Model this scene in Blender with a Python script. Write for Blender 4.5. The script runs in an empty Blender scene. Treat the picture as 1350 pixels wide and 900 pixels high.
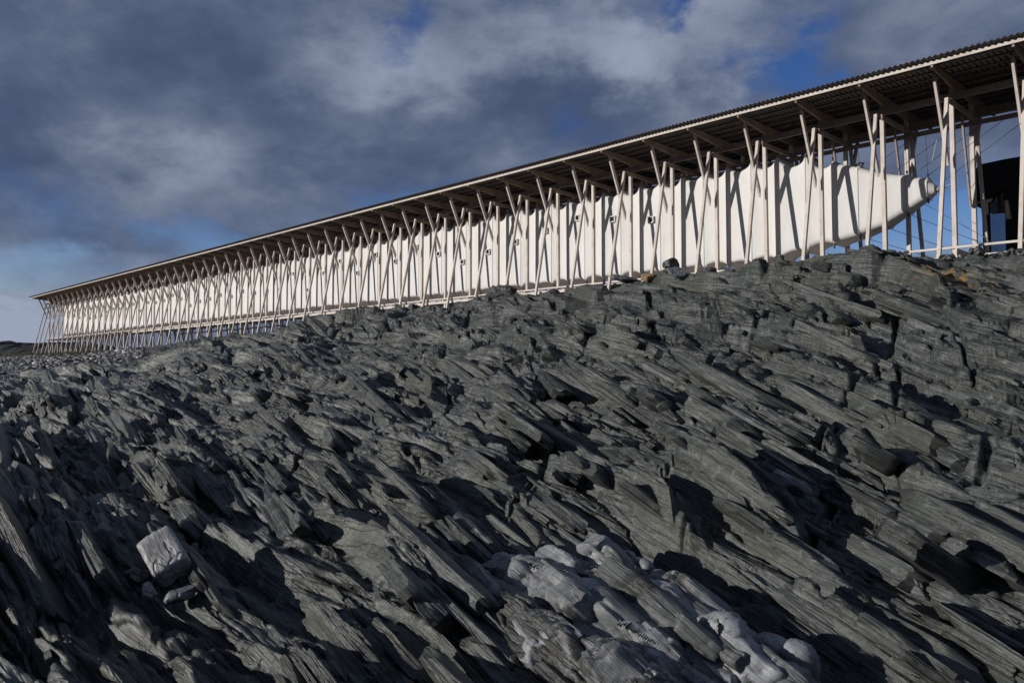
import bpy, bmesh, math, random
import numpy as np
from mathutils import Vector, Matrix

SC = bpy.context.scene
COL = SC.collection
random.seed(7)
RNG = np.random.default_rng(11)

# ------------------------------------------------------------------ layout constants
FPX, PITCH = 1040.76, 0.0481            # focal length in pixels of a 1350 px wide frame, camera pitch
TH, SLOPE, GX, GY = 0.7583, 0.011, 14.4514, 21.6828   # heading, rise and origin of the gallery
CT, ST = math.cos(TH), math.sin(TH)
NFR = 52                                # last frame at the far end
BAY = 2.0


def gal(a, d, h):
    """gallery coordinates (metres along, metres inward, height) to world"""
    return Vector((GX - a * ST + d * CT, GY + a * CT + d * ST, h + SLOPE * a))


def seen(x, y, dist):
    """a world point from a bearing in the 1350x900 frame and a forward distance"""
    u = (x - 675) / FPX
    v = (450 - y) / FPX
    cp, sp = math.cos(PITCH), math.sin(PITCH)
    r = Vector((u, cp - v * sp, sp + v * cp))
    return r * (dist / r.y)


# ------------------------------------------------------------------ numpy noise
def _hash(ix, iy, seed):
    h = ix.astype(np.uint32) * np.uint32(374761393) + iy.astype(np.uint32) * np.uint32(668265263) + np.uint32((seed * 2246822519) & 0xffffffff)
    h = (h ^ (h >> np.uint32(13))) * np.uint32(1274126177)
    h ^= h >> np.uint32(16)
    return (h & np.uint32(0xffffff)).astype(np.float32) / np.float32(0xffffff)


def vnoise(x, y, seed):
    xf, yf = np.floor(x), np.floor(y)
    ix, iy = xf.astype(np.int32), yf.astype(np.int32)
    fx, fy = x - xf, y - yf
    fx = fx * fx * fx * (fx * (fx * 6 - 15) + 10)
    fy = fy * fy * fy * (fy * (fy * 6 - 15) + 10)
    a, b = _hash(ix, iy, seed), _hash(ix + 1, iy, seed)
    c, d = _hash(ix, iy + 1, seed), _hash(ix + 1, iy + 1, seed)
    return ((a + (b - a) * fx) * (1 - fy) + (c + (d - c) * fx) * fy) * 2 - 1


def fbm(x, y, seed, octv=4, gain=.5):
    r, amp, tot = 0, 1.0, 0.0
    for k in range(octv):
        r = r + amp * vnoise(x + 17.3 * k, y - 9.1 * k, seed + k)
        tot += amp
        x, y, amp = x * 2.03, y * 2.03, amp * gain
    return r / tot


def worley(x, y, seed, jit=.85):
    xf, yf = np.floor(x), np.floor(y)
    ix, iy = xf.astype(np.int32), yf.astype(np.int32)
    f1 = np.full(x.shape, 9., np.float32)
    f2 = f1.copy()
    cid = np.zeros(x.shape, np.float32)
    dx1 = np.zeros(x.shape, np.float32)
    dy1 = np.zeros(x.shape, np.float32)
    for i in (-1, 0, 1):
        for j in (-1, 0, 1):
            cx, cy = ix + i, iy + j
            px = cx + .5 + jit * (_hash(cx, cy, seed) - .5) - x
            py = cy + .5 + jit * (_hash(cx, cy, seed + 1) - .5) - y
            d = np.sqrt(px * px + py * py).astype(np.float32)
            near = d < f1
            f2 = np.where(near, f1, np.minimum(f2, d))
            cid = np.where(near, _hash(cx, cy, seed + 2), cid)
            dx1 = np.where(near, px, dx1)
            dy1 = np.where(near, py, dy1)
            f1 = np.where(near, d, f1)
    return f1, f2, cid, dx1, dy1


def sstep(a, b, x):
    t = np.clip((x - a) / (b - a), 0, 1)
    return t * t * (3 - 2 * t)


def beds(t, seed, lean=.8, w=.16):
    """stack of beds of random hardness: a tilted tread and a sharp riser for each"""
    k = np.floor(t)
    f = t - k
    ki = k.astype(np.int32)
    z = np.zeros_like(ki)
    cur = (_hash(ki, z, seed) - .5) * 2 + lean * (f - .5)
    prv = (_hash(ki - 1, z, seed) - .5) * 2 + lean * (f + .5)
    return prv + (cur - prv) * sstep(0, w, f)


# ------------------------------------------------------------------ object helpers
def add(name, me, parent=None, loc=None):
    o = bpy.data.objects.new(name, me)
    COL.objects.link(o)
    if parent is not None:
        o.parent = parent
    if loc is not None:
        o.location = loc
    return o


def tag(o, label=None, cat=None, group=None, kind=None):
    if label:
        o['label'] = label
    if cat:
        o['category'] = cat
    if group:
        o['group'] = group
    if kind:
        o['kind'] = kind
    return o


def mesh_from(bm, name, mat, smooth=False):
    me = bpy.data.meshes.new(name)
    bmesh.ops.recalc_face_normals(bm, faces=bm.faces)
    bm.to_mesh(me)
    bm.free()
    me.materials.append(mat)
    if smooth:
        me.polygons.foreach_set('use_smooth', [True] * len(me.polygons))
    return me


def bar(bm, p0, p1, wa, wb, ref=Vector((0, 0, 1)), bev=.006):
    """a sawn timber from p0 to p1: wa across (perpendicular to ref), wb along ref; slightly eased arrises"""
    p0, p1 = Vector(p0), Vector(p1)
    t = (p1 - p0).normalized()
    if abs(t.dot(ref)) > .95:
        ref = Vector((0, 1, 0))
    s = t.cross(ref).normalized()
    u = s.cross(t).normalized()
    ring = []
    for p in (p0, p1):
        loop = []
        for sx, su in ((-1, -1), (1, -1), (1, 1), (-1, 1)):
            if bev:
                for ex, eu in (((1, 0), (0, 1)) if sx * su < 0 else ((0, 1), (1, 0))):
                    loop.append(bm.verts.new(p + s * sx * (wa / 2 - bev * (ex)) + u * su * (wb / 2 - bev * (eu))))
            else:
                loop.append(bm.verts.new(p + s * sx * wa / 2 + u * su * wb / 2))
        ring.append(loop)
    n = len(ring[0])
    for k in range(n):
        bm.faces.new((ring[0][k], ring[0][(k + 1) % n], ring[1][(k + 1) % n], ring[1][k]))
    bm.faces.new(ring[0][::-1])
    bm.faces.new(ring[1])


def tube(bm, pts, r, n=6):
    pts = [Vector(p) for p in pts]
    rings = []
    for i, p in enumerate(pts):
        t = (pts[min(i + 1, len(pts) - 1)] - pts[max(i - 1, 0)]).normalized()
        ref = Vector((0, 0, 1)) if abs(t.z) < .9 else Vector((0, 1, 0))
        s = t.cross(ref).normalized()
        u = s.cross(t)
        rings.append([bm.verts.new(p + (s * math.cos(q) + u * math.sin(q)) * r) for q in (2 * math.pi * k / n for k in range(n))])
    for a, b in zip(rings, rings[1:]):
        for k in range(n):
            bm.faces.new((a[k], a[(k + 1) % n], b[(k + 1) % n], b[k]))
    bm.faces.new(rings[0][::-1])
    bm.faces.new(rings[-1])


def prism(bm, poly, off):
    """extrude a planar polygon by the vector off"""
    off = Vector(off)
    a = [bm.verts.new(Vector(p)) for p in poly]
    b = [bm.verts.new(Vector(p) + off) for p in poly]
    n = len(a)
    bm.faces.new(a)
    bm.faces.new(b[::-1])
    for k in range(n):
        bm.faces.new((a[k], b[k], b[(k + 1) % n], a[(k + 1) % n]))


# ------------------------------------------------------------------ materials
class NT:
    def __init__(s, name):
        s.m = bpy.data.materials.new(name)
        s.m.use_nodes = True
        s.t = s.m.node_tree
        s.b = s.t.nodes['Principled BSDF']

    def n(s, kind, **kw):
        nd = s.t.nodes.new(kind)
        for k, v in kw.items():
            if k.startswith('i_'):
                nd.inputs[k[2:].replace('_', ' ')].default_value = v
            else:
                setattr(nd, k, v)
        return nd

    def l(s, a, b):
        s.t.links.new(a, b)

    def mix(s, fac, a, b, mode='MIX'):
        nd = s.n('ShaderNodeMix', data_type='RGBA', blend_type=mode)
        for sock, v in ((nd.inputs[0], fac), (nd.inputs[6], a), (nd.inputs[7], b)):
            if hasattr(v, 'links'):
                s.l(v, sock)
            else:
                sock.default_value = v if not isinstance(v, tuple) else (*v[:3], 1)
        return nd.outputs[2]

    def ramp(s, src, p0, p1, c0=0., c1=1.):
        nd = s.n('ShaderNodeMapRange', interpolation_type='SMOOTHSTEP')
        s.l(src, nd.inputs[0])
        for k, v in zip((1, 2, 3, 4), (p0, p1, c0, c1)):
            nd.inputs[k].default_value = v
        return nd.outputs[0]

    def math(s, op, a, b=0.):
        nd = s.n('ShaderNodeMath', operation=op)
        for sock, v in zip(nd.inputs, (a, b)):
            if hasattr(v, 'links'):
                s.l(v, sock)
            else:
                sock.default_value = v
        return nd.outputs[0]

    def noise(s, vec, scale, detail=4., rough=.55, dist=0.):
        nd = s.n('ShaderNodeTexNoise')
        nd.inputs['Scale'].default_value = scale
        nd.inputs['Detail'].default_value = detail
        nd.inputs['Roughness'].default_value = rough
        nd.inputs['Distortion'].default_value = dist
        if vec is not None:
            s.l(vec, nd.inputs['Vector'])
        return nd.outputs['Fac']

    def scaled(s, vec, sc):
        nd = s.n('ShaderNodeMapping')
        nd.inputs['Scale'].default_value = sc
        s.l(vec, nd.inputs['Vector'])
        return nd.outputs[0]

    def bump(s, h, strength, dist, prev=None):
        nd = s.n('ShaderNodeBump')
        nd.inputs['Strength'].default_value = strength
        nd.inputs['Distance'].default_value = dist
        s.l(h, nd.inputs['Height'])
        if prev is not None:
            s.l(prev, nd.inputs['Normal'])
        s.l(nd.outputs[0], s.b.inputs['Normal'])
        return nd.outputs[0]


def mat_timber(name='weathered_timber', tone=(1, 1, 1)):
    t = NT(name)
    tc = t.n('ShaderNodeTexCoord').outputs['Object']
    oi = t.n('ShaderNodeObjectInfo').outputs['Random']
    off = t.n('ShaderNodeVectorMath', operation='ADD')
    t.l(tc, off.inputs[0])
    cmb = t.n('ShaderNodeCombineXYZ')
    t.l(t.math('MULTIPLY', oi, 37.), cmb.inputs[0])
    t.l(cmb.outputs[0], off.inputs[1])
    v = off.outputs[0]
    grain = t.noise(t.scaled(v, (30, 30, 1.6)), 1.0, 5, .6, .3)
    blot = t.noise(v, 1.7, 3, .6)
    c = t.mix(t.ramp(grain, .35, .7), (.69, .625, .57), (.56, .49, .435))
    c = t.mix(t.ramp(blot, .45, .75), c, (.49, .425, .38))
    c = t.mix(t.math('MULTIPLY', oi, .3), c, (.45, .395, .36))
    knots = t.n('ShaderNodeTexVoronoi')
    knots.inputs['Scale'].default_value = 1.0
    t.l(t.scaled(v, (7, 7, 3.5)), knots.inputs['Vector'])
    c = t.mix(t.ramp(knots.outputs['Distance'], .05, .13, .75, 0.), c, (.16, .105, .08))
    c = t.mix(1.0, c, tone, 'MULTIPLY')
    t.l(c, t.b.inputs['Base Color'])
    t.b.inputs['Roughness'].default_value = .75
    t.bump(grain, .25, .004)
    return t.m


def mat_fabric():
    t = NT('white_sailcloth')
    tc = t.n('ShaderNodeTexCoord').outputs['Object']
    n1 = t.noise(t.scaled(tc, (1.3, 1.3, .35)), 1.0, 5, .6)
    n2 = t.noise(t.scaled(tc, (9, 9, .8)), 1.0, 3, .6)
    c = t.mix(t.ramp(n1, .4, .75), (.69, .678, .66), (.615, .60, .58))
    c = t.mix(t.ramp(n2, .55, .8, 0, .35), c, (.55, .515, .475))
    t.l(c, t.b.inputs['Base Color'])
    t.b.inputs['Roughness'].default_value = .7
    big = t.noise(t.scaled(tc, (1.6, 1.6, .5)), 1.0, 3, .5)
    fine = t.noise(t.scaled(tc, (40, 40, 40)), 1.0, 2, .5)
    nb = t.bump(big, .5, .07)
    t.bump(fine, .1, .003, nb)
    return t.m


def mat_plain(name, col, rough=.7, var=.25, scale=3., metallic=0., bump=.1):
    t = NT(name)
    tc = t.n('ShaderNodeTexCoord').outputs['Object']
    n = t.noise(tc, scale, 5, .6)
    c = t.mix(t.ramp(n, .35, .7), col, tuple(q * (1 - var) for q in col))
    t.l(c, t.b.inputs['Base Color'])
    t.b.inputs['Roughness'].default_value = rough
    t.b.inputs['Metallic'].default_value = metallic
    if bump:
        t.bump(n, bump, .01)
    return t.m


def mat_rock(name='banded_slate', loose=False, pale=None):
    t = NT(name)
    geo = t.n('ShaderNodeNewGeometry').outputs['Position']
    if loose:
        bed = t.n('ShaderNodeTexCoord').outputs['Object']
    else:
        at = t.n('ShaderNodeAttribute', attribute_name='bedding')
        bed = at.outputs['Vector']
    # x of the bedding vector runs across the beds, y along them
    lam = t.noise(t.scaled(bed, (13, .8, .8) if not loose else (6, 2, 2)), 1.0, 5, .6, .3)
    slab = t.noise(t.scaled(bed, (4.2, .55, .55) if not loose else (2, 1, 1)), 1.0, 3, .5, .3)
    slab = t.ramp(t.math('ABSOLUTE', t.math('SUBTRACT', slab, .5)), 0., .035)              # thin open partings between slabs
    fine = t.noise(t.scaled(bed, (48, 2.4, 2.4) if not loose else (30, 9, 9)), 1.0, 4, .6, .15)
    blot = t.noise(geo, .55, 5, .6)
    spot = t.noise(geo, 6.5, 5, .65)
    grit = t.noise(geo, 38., 3, .6)
    dark, mid, lite = (.019, .023, .0225), (.054, .062, .0595), (.172, .184, .178)
    if pale:
        dark, mid, lite = [tuple(q * k for q in pale) for k in (.6, .85, 1.1)]
    c = t.mix(t.ramp(lam, .36, .66), dark, mid)
    band = t.noise(t.scaled(bed, (2.6, .3, .3)), 1.0, 4, .6, .4)
    c = t.mix(t.ramp(band, .5, .72, 0, .55), c, lite)
    c = t.mix(t.ramp(spot, .52, .72, 0, .75), c, lite)
    c = t.mix(t.ramp(blot, .42, .66, 0, .55), c, (.066, .066, .048) if not pale else mid)       # olive film
    c = t.mix(t.ramp(grit, .58, .72, 0, .5), c, dark)
    isl = t.n('ShaderNodeNewGeometry').outputs['Random Per Island']
    c = t.mix(t.ramp(isl, .0, 1., .0, .25), c, t.mix(.5, lite, (.12, .12, .105)))
    if not loose:
        pa = t.n('ShaderNodeAttribute', attribute_name='wash').outputs['Fac']
        c = t.mix(pa, c, t.mix(t.ramp(spot, .35, .7), (.27, .28, .295), (.125, .132, .138)))
        oc = t.n('ShaderNodeAttribute', attribute_name='lichen').outputs['Fac']
        lm = t.math('MULTIPLY', oc, t.ramp(t.noise(geo, 3.3, 5, .7), .45, .6))
        c = t.mix(lm, c, (.20, .115, .022))
        bl = t.n('ShaderNodeAttribute', attribute_name='low_dark').outputs['Fac']  # noise patches darkened on the lower rock
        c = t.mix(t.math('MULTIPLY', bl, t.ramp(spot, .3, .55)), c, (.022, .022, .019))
    t.l(c, t.b.inputs['Base Color'])
    t.b.inputs['Roughness'].default_value = .50
    t.b.inputs['Specular IOR Level'].default_value = .5
    if not loose:
        keep = t.math('SUBTRACT', 1., t.math('MULTIPLY', pa, .88))
        lam, slab, fine = (t.math('MULTIPLY', q, keep) for q in (lam, slab, fine))
    n0 = t.bump(lam, .8, .05)
    n0 = t.bump(slab, .7, .03, n0)
    n1 = t.bump(fine, .5, .014, n0)
    t.bump(grit, .35, .006, n1)
    return t.m


M_WOOD = mat_timber()
M_SHADEBROWN = mat_timber('shaded_brown_timber', (.56, .49, .44))  # same timber with the shade under the roof put into its colour
M_RAFTERSHADE = mat_timber('shaded_roof_timber', (.50, .42, .36))  # rafters: underside shade painted in as a deeper tone
M_CLOTH = mat_fabric()
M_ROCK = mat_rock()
M_ROOF = mat_plain('dark_corrugated_sheet', (.052, .043, .037), .55, .4, 2.)
M_SHADEWOOD = mat_plain('shade_dark_timber', (.30, .235, .19), .8, .35, 4.)  # purlin colour darkened to carry the shade below the sheet
M_BLACK = mat_plain('black_steel', (.003, .003, .0035), .85, .3, 2.)
M_CABLE = mat_plain('steel_cable', (.10, .10, .105), .4, .2, 5., .6)
M_CORD = mat_plain('pale_cord', (.5, .47, .43), .8, .2, 5.)
M_HOOK = mat_plain('dark_fitting', (.035, .03, .028), .5, .3, 5.)

# ------------------------------------------------------------------ terrain
def terrain_controls():
    P = []
    def px(x, y, z):
        v = seen(x, y, z)
        P.append((v.x, v.y, v.z))
    for q in ((1345, 343, 19.3), (1200, 343, 20.3), (1060, 356, 22.8), (980, 358, 24.8), (890, 361, 27.3), (800, 379, 30.2),
              (740, 398, 32.2), (640, 400, 35.7), (560, 412, 37.6), (460, 424, 41.5), (400, 434, 44.5), (350, 442, 46), (270, 456, 48),
              (235, 465, 45), (200, 471, 43.5), (140, 477, 42), (100, 484, 40), (40, 491, 40), (-60, 498, 42), (-200, 505, 44),
              (1500, 338, 17.6), (1700, 345, 15),
              (1450, 430, 15.5), (1320, 430, 16.8), (1200, 430, 17.8), (1000, 440, 19.5), (800, 455, 22), (600, 465, 25), (400, 490, 27.5), (200, 517, 26.5), (50, 525, 26), (-120, 535, 26),
              (1450, 560, 13.4), (1250, 560, 14.2), (1000, 560, 15.2), (800, 560, 16.4), (600, 565, 17.4), (400, 575, 18.2), (200, 590, 17.6), (50, 590, 17.4), (-120, 600, 17),
              (1450, 700, 10.8), (1250, 700, 11.2), (1000, 700, 11.7), (800, 700, 12.1), (600, 700, 12.5), (400, 705, 12.8), (200, 710, 12.5), (50, 710, 12.2), (-120, 710, 12),
              (1500, 900, 8.3), (1300, 900, 8.5), (1000, 900, 8.7), (700, 900, 8.9), (400, 900, 9.1), (100, 900, 9), (-150, 900, 8.8),
              (1300, 1080, 7), (675, 1080, 7.1), (100, 1080, 7.1),
              (30, 480, 62), (120, 477, 66), (20, 474, 82), (-150, 476, 80), (100, 471, 86), (45, 470, 97), (0, 471, 105), (-150, 471, 110)):
        px(*q)
    for a, h in ((-10, 3.1), (-4, 3.2), (0, 3.3), (4, 3.4), (8, 3.45), (14, 3.4), (20, 3.2), (26, 3.1), (34, 2.9), (44, 2.45), (56, 1.95), (70, 1.75), (85, 1.5), (104, 1.8)):
        for d, k in ((-1.4, 0), (.5, -.05), (2.4, -.1), (9, -.5), (24, -2.2), (60, -5.5)):
            v = gal(a, d, h + k)
            P.append(tuple(v))
    P += [(0, 0, -1.75), (3, 0, -1.9), (-3, 0, -1.9), (0, 2.6, -1.95), (0, -6, -2.0), (6, 3, -2.6), (-6, 3, -2.8), (0, 5, -3.1), (3, 5, -3.2), (-3, 5, -3.3),
          (-80, 60, 1.5), (-60, 30, -2.2), (-40, 10, -4.2), (-15, 5, -3.8), (40, 10, .5), (22, 6, -1.5), (60, 40, -1), (-120, 140, 2.2), (-60, 160, 1.0), (0, 150, -5), (90, 110, -5),
          (0, -30, -3.5), (-30, -20, -5), (30, -20, -2.5), (-150, 60, -3), (-100, 20, -6), (0, -90, -7), (100, 0, -6), (100, -70, -7), (-100, -70, -7), (0, 220, -7), (150, 150, -7), (-180, 180, -2)]
    return np.array(P, np.float64)


class TPS:
    def __init__(s, P, lam=.02):
        s.p = P[:, :2]
        n = len(P)
        r2 = ((s.p[:, None] - s.p[None]) ** 2).sum(-1)
        K = .5 * r2 * np.log(r2 + 1e-9)
        K += lam * np.eye(n) * 10
        Q = np.hstack([np.ones((n, 1)), s.p])
        A = np.block([[K, Q], [Q.T, np.zeros((3, 3))]])
        s.w = np.linalg.solve(A, np.concatenate([P[:, 2], np.zeros(3)]))

    def __call__(s, x, y):
        n = len(s.p)
        out = s.w[n] + s.w[n + 1] * x + s.w[n + 2] * y
        for k in range(n):
            r2 = (x - s.p[k, 0]) ** 2 + (y - s.p[k, 1]) ** 2
            out += s.w[k] * .5 * r2 * np.log(r2 + 1e-9)
        return out


BASE = TPS(terrain_controls())


def bump2(x, y, cx, cy, r):
    return np.exp(-((x - cx) ** 2 + (y - cy) ** 2) / (r * r))


def bed_frame(x, y):
    """attitude of the beds: normal is (1, m, kz); gentle dip on the right, steep on the left, strike fanning with it"""
    c0 = (x + .655 * (y - 17)) / np.maximum(1 + .0245 * (y - 17), .6)
    r = np.clip(.655 - .0245 * c0, .38, 1.0)
    kz = np.interp(c0, (-10, 0, 10), (.80, 1.30, 2.3)).astype(np.float32)
    return r - .42 * kz, kz


def normals(P):
    """upward unit normals of a grid of points, taken over a few cells"""
    n = np.cross(np.gradient(P, axis=1), np.gradient(P, axis=0))
    n *= np.sign(n[..., 2:3] + 1e-6)
    n /= np.linalg.norm(n, axis=-1, keepdims=True) + 1e-9
    for _ in range(2):
        n[1:-1] = (n[:-2] + 2 * n[1:-1] + n[2:]) * .25
        n[:, 1:-1] = (n[:, :-2] + 2 * n[:, 1:-1] + n[:, 2:]) * .25
    return n / (np.linalg.norm(n, axis=-1, keepdims=True) + 1e-9)


# hollows along the beds (bearing, distance, half width across, half length along, depth)
GULLIES = ((1010, 800, 9.9, .55, 2.4, 1.15), (540, 690, 12.3, .85, 1.1, .85), (745, 575, 15.2, .7, 1.3, .8), (900, 730, 11.0, .4, 1.3, .8), (130, 620, 16, .55, 2.0, .5), (985, 445, 19.2, .45, 1.0, .5), (1050, 405, 20.6, .5, .8, .5),
           (420, 520, 20.5, .6, 1.6, .5), (270, 505, 22, .6, 2., .5), (1180, 620, 12.7, .35, 1.8, .5), (300, 640, 14.5, .5, 1.3, .45), (1130, 470, 18, .3, 1.1, .35), (620, 640, 13.6, .35, 1.5, .5))
# open joints that cut across the beds
CRACKS = ((1080, 598, 14, 1168, 484, 17.3), (1165, 490, 17.2, 1190, 440, 18.6), (1180, 500, 16.8, 1188, 600, 14.0), (928, 480, 18.2, 1010, 420, 20.2), (1255, 420, 17.5, 1285, 500, 15.4),
          (880, 640, 13.4, 940, 560, 15.6), (1060, 700, 11.6, 1100, 640, 12.8), (560, 530, 18.2, 620, 480, 21), (760, 470, 21, 800, 430, 23), (660, 640, 13.6, 720, 590, 15),
          (360, 640, 14.8, 420, 580, 17.4), (1290, 640, 12.3, 1330, 560, 14), (820, 760, 10.6, 900, 690, 11.9))


def crack_dist(x, y):
    best = np.full(x.shape, 9., np.float32)
    wob = .16 * fbm(x / 1.1, y / 1.1, 921, 3)
    for (x0, y0, z0, x1, y1, z1) in CRACKS:
        a, b = seen(x0, y0, z0), seen(x1, y1, z1)
        ux, uy = b.x - a.x, b.y - a.y
        ll = math.hypot(ux, uy)
        ux, uy = ux / ll, uy / ll
        t = (x - a.x) * ux + (y - a.y) * uy
        d = np.abs((x - a.x) * -uy + (y - a.y) * ux + wob) + np.maximum(np.maximum(-t, t - ll), 0) * .5
        best = np.minimum(best, d)
    return best


def terrain(x, y, shape=None, zA=None):
    """ground surface over the points x, y. Without shape only the broad relief is returned (height, relief). With shape=(rows, cols) the
    points form a grid, zA holds that broad result, and the fine relief is pushed out along the surface normal."""
    if zA is not None:
        base, hA0 = zA
    r = np.hypot(x, y)
    if zA is None:
        x64, y64 = x.astype(np.float64), y.astype(np.float64)
        base = np.empty_like(x64)
        for i in range(0, len(x), 200000):
            base[i:i + 200000] = BASE(x64[i:i + 200000], y64[i:i + 200000])
        r = np.hypot(x64, y64)
        far = sstep(130, 260, r)
        base = (base * (1 - far) + (-9.) * far).astype(np.float32)
    r = r.astype(np.float32)
    x, y = x.astype(np.float32), y.astype(np.float32)
    dx, dy = x - GX, y - GY
    d = dx * CT + dy * ST
    yy = np.clip(y - 17, -14, 45)
    wx = x + .45 * fbm(x / 6, y / 6, 101, 3)
    wy = yy + .45 * fbm(x / 6, y / 6, 109, 3)
    c = (wx + .655 * wy) / np.maximum(1 + .0245 * wy, .45)
    s = wy * 1.15 - .35 * x
    mm, kz = bed_frame(x, y)                     # metres across the beds for a metre northwards, and for a metre of height
    left = sstep(3, -7, c)                       # steeper, more broken fins on the left
    near = (1 - sstep(60, 110, r)) * sstep(2.5, 6, r)
    beach = sstep(46, 56, r) * sstep(-4, -9, d) + sstep(52, 70, r) * sstep(0, -6, d) * .5
    beach = np.clip(beach, 0, 1)
    under = sstep(-3.6, -1.3, d)
    amp = near * (1 - .8 * under) * (1 - .95 * beach)
    wash = wash_mask(x, y)
    # ---- A. broad relief
    if zA is None:
        h = (.50 - .18 * left) * fbm(c / 3.4, s / 6.5, 3, 3, .5) + .34 * fbm(c / 1.5, s / 4.5, 21, 3, .5) * (.6 + .25 * left)
        brk = .9 * vnoise(s / 4.5, c / 3.5, 31) + .40 * vnoise(s / 1.7, c / 1.4, 33)
        m1 = .25 + .75 * sstep(-.4, .4, fbm(c / 2.2, s / 3.5, 35, 3))
        h = h + (.27 - .09 * left) * beds(c / 1.25 + brk, 37, -1.6, .17) * m1
        f1, f2, cid, ex, ey = worley(c / 1.35 + .22 * fbm(c / 1.5, s / 2.5, 206, 3), s / (3.0 + 2.4 * left) + .3 * fbm(c / 1.5, s / 2.5, 207, 3) + .25 * c, 201)
        h = h + (.30 * (cid - .5) * 2 + .26 * np.cos(cid * 40) * ex + .12 * np.sin(cid * 57) * ey) * sstep(0, .20, f2 - f1) - .14 * np.exp(-((f2 - f1) / .07) ** 2)
        f1, f2, cid, ex, ey = worley(c / .70 + .2 * fbm(c / .9, s / 1.6, 236, 3), s / (1.5 + 1.6 * left) + .25 * fbm(c / .9, s / 1.6, 237, 3) + .3 * c, 231)
        h = h + ((.14 * (cid - .5) * 2 + .12 * np.cos(cid * 40) * ex) * sstep(0, .24, f2 - f1) - .06 * np.exp(-((f2 - f1) / .08) ** 2)) * (.4 + .6 * m1)
        for (qx, qy, qz, wc, ws, dep) in GULLIES:
            p = seen(qx, qy, qz)
            py_ = min(max(p.y - 17, -14), 45)
            c0 = (p.x + .655 * py_) / max(1 + .0245 * py_, .45)
            s0 = py_ * 1.15 - .35 * p.x
            h = h - dep * np.exp(-np.abs((c - c0) / wc) ** 2.6 - ((s - s0) / ws) ** 2)
        h = h - .30 * np.exp(-(crack_dist(x, y) / .055) ** 2)
        hA = h * amp
        return base, hA
    hA = hA0
    # ---- B. slabs, beds and joints on that surface
    cB = c + kz * hA
    P = np.stack([x, y, base + hA], -1).reshape(*shape, 3)
    fd = np.clip(1.25 - r / 90, .35, 1)
    t = .17 * fbm(cB * .8, s * .28, 62, 3)
    msk = .35 + .65 * sstep(-.35, .45, fbm(cB / 1.3, s / 2.6, 61, 3))
    hB = (.060 + .015 * left) * beds((cB + t) / .42 + .6 * vnoise(s / 2.2, cB / 1.2, 70) + .25 * vnoise(s / .7, cB / .5, 71), 72, -1.0, .2) * msk
    hB = hB + .038 * beds((cB + .6 * t) / .205 + .5 * vnoise(s / 1.3, cB / .6, 171) + .2 * vnoise(s / .4, cB / .3, 172), 173, -1.1, .2) * (.25 + .75 * sstep(-.3, .4, fbm(cB / .9, s / 1.5, 175, 3))) * np.clip(.205 / (4 * np.maximum(r * .0017, .004)), 0, 1)
    f1, f2, cid, ex, ey = worley(cB / .50 + .25 * fbm(cB / .9, s / 1.6, 216, 3), s / (1.25 + 1.3 * left) + .3 * fbm(cB / .9, s / 1.6, 217, 3) + .35 * cB, 211)
    m2 = sstep(-.3, .3, fbm(c / 2.5, s / 2.5, 219, 2) + .2)
    hB = hB + (.09 * (cid - .5) * 2 + .09 * np.cos(cid * 40) * ex + .06 * np.sin(cid * 57) * ey) * sstep(0, .22, f2 - f1) - .055 * np.exp(-((f2 - f1) / .06) ** 2) * m2
    # sea-worn cobbled beds
    f1, f2, cid, ex, ey = worley(cB / .62 + .2 * fbm(cB, s, 301, 2), s / 1.05, 303, .8)
    pil = np.sqrt(np.clip((f2 - f1) * 1.9, 0, 1)) * .25 + (cid - .5) * .16 * sstep(0, .25, f2 - f1)
    hB = hB * (1 - .6 * wash) + wash * pil
    nrm = normals(P)
    hB = hB * amp * (.12 + .88 * sstep(.42, .80, nrm[..., 2].ravel()))       # steep faces keep their plain joint surface
    P = P + nrm * hB.reshape(*shape, 1)
    # ---- C. laminae, small joints, grain
    cC = c + kz * (P[..., 2].ravel() - base) + (P[..., 0].ravel() - x) + mm * (P[..., 1].ravel() - y)
    sm = 1 - .55 * wash
    step = np.maximum(r * .0017, .004)
    f_2, f_3, f_g = (np.clip(q / (3 * step), 0, 1) for q in (.13, .05, .12))
    bm_ = .1 + .9 * sstep(-.2, .5, fbm(cC / .8, s / 1.8, 81, 3))
    flat = sstep(.72, .93, nrm[..., 2].ravel())          # laminae on steep faces are left to the surface shader
    hC = .020 * flat * beds((cC + .05 * fbm(cC * 2, s * .6, 65, 3)) / .125 + .4 * vnoise(s / 1.5, cC / .6, 74), 75, -.9, .16) * bm_ * f_2
    hC = hC + .006 * flat * beds((cC + .03 * fbm(cC * 3, s * 1., 68, 2)) / .048 + .3 * vnoise(s / .7, cC / .3, 77), 78, -.8, .2) * f_3
    f1, f2, cid, ex, ey = worley(cC / .23 + .2 * fbm(cC / .4, s / .6, 226, 2), s / .62 + .3 * fbm(cC / .4, s / .6, 227, 2) + .4 * cC, 221)
    hC = hC + ((.022 * (cid - .5) * 2 + .05 * np.cos(cid * 40) * ex * .23) * sstep(0, .25, f2 - f1) - .020 * np.exp(-((f2 - f1) / .08) ** 2)) * (.35 + .65 * sstep(-.2, .4, fbm(c / 1.7, s / 2, 229, 2)))
    hC = hC * (.1 + .9 * sstep(.45, .8, nrm[..., 2].ravel())) * sm + .016 * fbm(x / .33, y / .33 + P[..., 2].ravel() / .3, 401, 4, .6) * f_g + .03 * fbm(x / 1.0, y / 1.0, 405, 3)
    hC = hC * np.maximum(amp, .15 * near)
    nrm = normals(P)
    P = P + nrm * hC.reshape(*shape, 1)
    P = P.reshape(-1, 3)
    P[:, 2] += beach * near * (.10 * fbm(x / 2.2, y / 2.2, 501, 4, .6)) + (1 - near) * .5 * fbm(x / 20, y / 20, 511, 3)
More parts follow.
